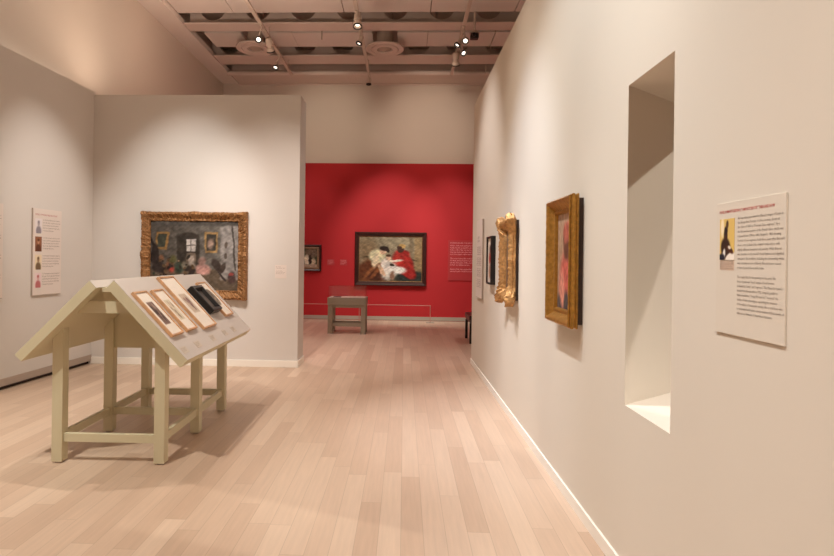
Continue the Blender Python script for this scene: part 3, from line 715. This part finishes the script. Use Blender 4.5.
def wood_print(label, s0, s1, y, w_, fn):
    o = on_slope('framed_print', label, 'framed print', s1, y, GP); h_ = s1 - s0
    obj('frame', frame_bm(w_, h_, [(0, 0), (0, .022), (.002, .024), (.013, .024), (.015, .019)], .5), LWOOD, o)
    canvas('picture', w_ - .028, h_ - .028, .014, -.016, fn, o, 40, 60, .010)
wood_print('cherry framed print with a dark rectangular picture, nearest on the table slope', .142, .578, 4.092, .225, pr(.5, .5, .26, .27, (124, 96, 84), (64, 46, 42), True))
wood_print('cherry framed print with a faint small sketch, second from the near end', .144, .578, 4.395, .215, pr(.5, .5, .27, .26, (214, 198, 170), (134, 110, 92), True, 4))
wood_print('largest cherry framed print, tallest on the table slope', .018, .608, 4.772, .325, pr(.52, .47, .25, .19, (196, 174, 152), (122, 88, 84), True, 6))
wood_print('cherry framed oval print farthest along the table slope', .122, .56, 5.455, .235, pr(.5, .55, .34, .26, (132, 118, 104), (96, 82, 72), False, 8))
o = on_slope('framed_print', 'deep black framed dark picture on the table slope', 'framed print', .488, 5.155, GP)
obj('frame', frame_bm(.26, .31, [(0, 0), (0, .05), (.006, .058), (.03, .058), (.045, .035), (.05, .03)], .5), BLACK, o)
canvas('picture', .166, .216, .047, -.028, lambda u, v: Paint(u, v, (78, 70, 64)).blob(.5, .4, .35, .4, (112, 98, 88), 0, .4).grain(10, 12, 5).c, o, 24, 30)
for s, y, lb in ((.735, 4.02, 'nearest framed print'), (.735, 4.30, 'second framed print'), (.735, 4.66, 'largest framed print'), (.735, 5.0, 'black framed picture'), (.735, 5.27, 'oval print')):
    o = on_slope('caption_card', 'small grey caption card on the table slope below the ' + lb, 'label', s, y, 'caption cards on the table slope')
    box('card', (-.05, .05, -.001, 0, 0, .06), mat('pale_stone_card', (206, 190, 172), .6), o)
    text('writing', 'Print on paper, 1862\nLent by the library\nand print room', -.042, .042, .013, INKG, o, -.0015, .08, 1.0)

# ================================================================== RED WALL BAY FURNITURE
t = thing('display_case', 'grey display case with a clear cover in front of the red wall', 'display case', (-1.185, 11.53, 0))
for x in (-.345, .345):
    for y in (.045, .445):
        bm = bmesh.new(); add_box(bm, x - .05, x + .05, y - .045, y + .045, 0.01, .60, .003); lg = obj('leg', bm, CASEP, t)
        box('foot_plate', (x - .058, x + .058, y - .052, y + .052, 0, .01), GREYTRIM, lg)
box('apron', (-.295, .295, .01, .03, .545, .60), CASEP, t); box('apron', (-.295, .295, .46, .48, .545, .60), CASEP, t)
box('stretcher', (-.295, .295, .015, .045, .155, .225), CASEP, t, .003); box('stretcher', (-.295, .295, .445, .475, .155, .225), CASEP, t, .003)
for x in (-.345, .345): box('stretcher', (x - .02, x + .02, .09, .40, .155, .225), CASEP, t, .003)
bm = bmesh.new(); add_box(bm, -.405, .405, -.01, .50, .60, .755, .006); obj('case_body', bm, CASEP, t)
box('display_bed', (-.375, .375, .02, .47, .755, .757), PAPER, t)
bm = bmesh.new(); a, b, c, d = -.385, .385, .01, .48
for (x0, x1, y0, y1) in ((a, b, c, c + .008), (a, b, d - .008, d), (a, a + .008, c + .008, d - .008), (b - .008, b, c + .008, d - .008)): add_box(bm, x0, x1, y0, y1, .7575, .99)
add_box(bm, a, b, c, d, .99, .998)
obj('clear_cover', bm, ACRYL, t)
for (x, y, w_, d_, m, lb, cat, nm) in ((-.22, .2, .15, .2, DWOOD, 'dark closed booklet on the left inside the clear case', 'booklet', 'booklet'), (.02, .22, .2, .24, PAPER, 'white printed sheet in the middle of the clear case', 'sheet of paper', 'paper_sheet'), (.25, .22, .18, .22, PAPER, 'white printed sheet on the right inside the clear case', 'sheet of paper', 'paper_sheet')):
    bm = bmesh.new(); add_box(bm, -w_ / 2, w_ / 2, -d_ / 2, d_ / 2, 0, .012, .002); o = obj(nm, bm, m); o.location = (-1.185 + x, 11.53 + y, .7575); tag(o, lb, cat, 'papers in the clear case')
# low barrier rail in front of the red wall
t = thing('barrier', 'low thin barrier rail on slim posts in front of the red wall', 'barrier', (0.66, 13.86, 0))
for x in (0, -1.77, -3.54):
    bm = bmesh.new(); add_tube(bm, (x, 0, .012), (x, 0, .425), .009); p = obj('post', bm, ROPE, t, True)
    bm = bmesh.new(); add_box(bm, x - .10, x + .10, -.045, .045, 0, .014, .004); obj('base_plate', bm, GREYTRIM, p)
bm = bmesh.new(); add_tube(bm, (0.009, 0, .428), (-3.549, 0, .428), .009); obj('rail', bm, ROPE, t, True)
# bench
t = thing('bench', 'dark bench with slim black legs half hidden behind the cream wall end', 'bench', (1.52, 10.87, 0))
bm = bmesh.new(); add_box(bm, -.285, .285, -.40, .40, .44, .525, .012); obj('seat', bm, DWOOD, t)
bm = bmesh.new(); add_box(bm, -.265, .265, -.38, .38, .385, .44); obj('seat_rail', bm, BLACK, t)
for x in (-.255, .255):
    for y in (-.365, .365): box('leg', (x - .024, x + .024, y - .024, y + .024, 0, .386), BLACK, t, .002)
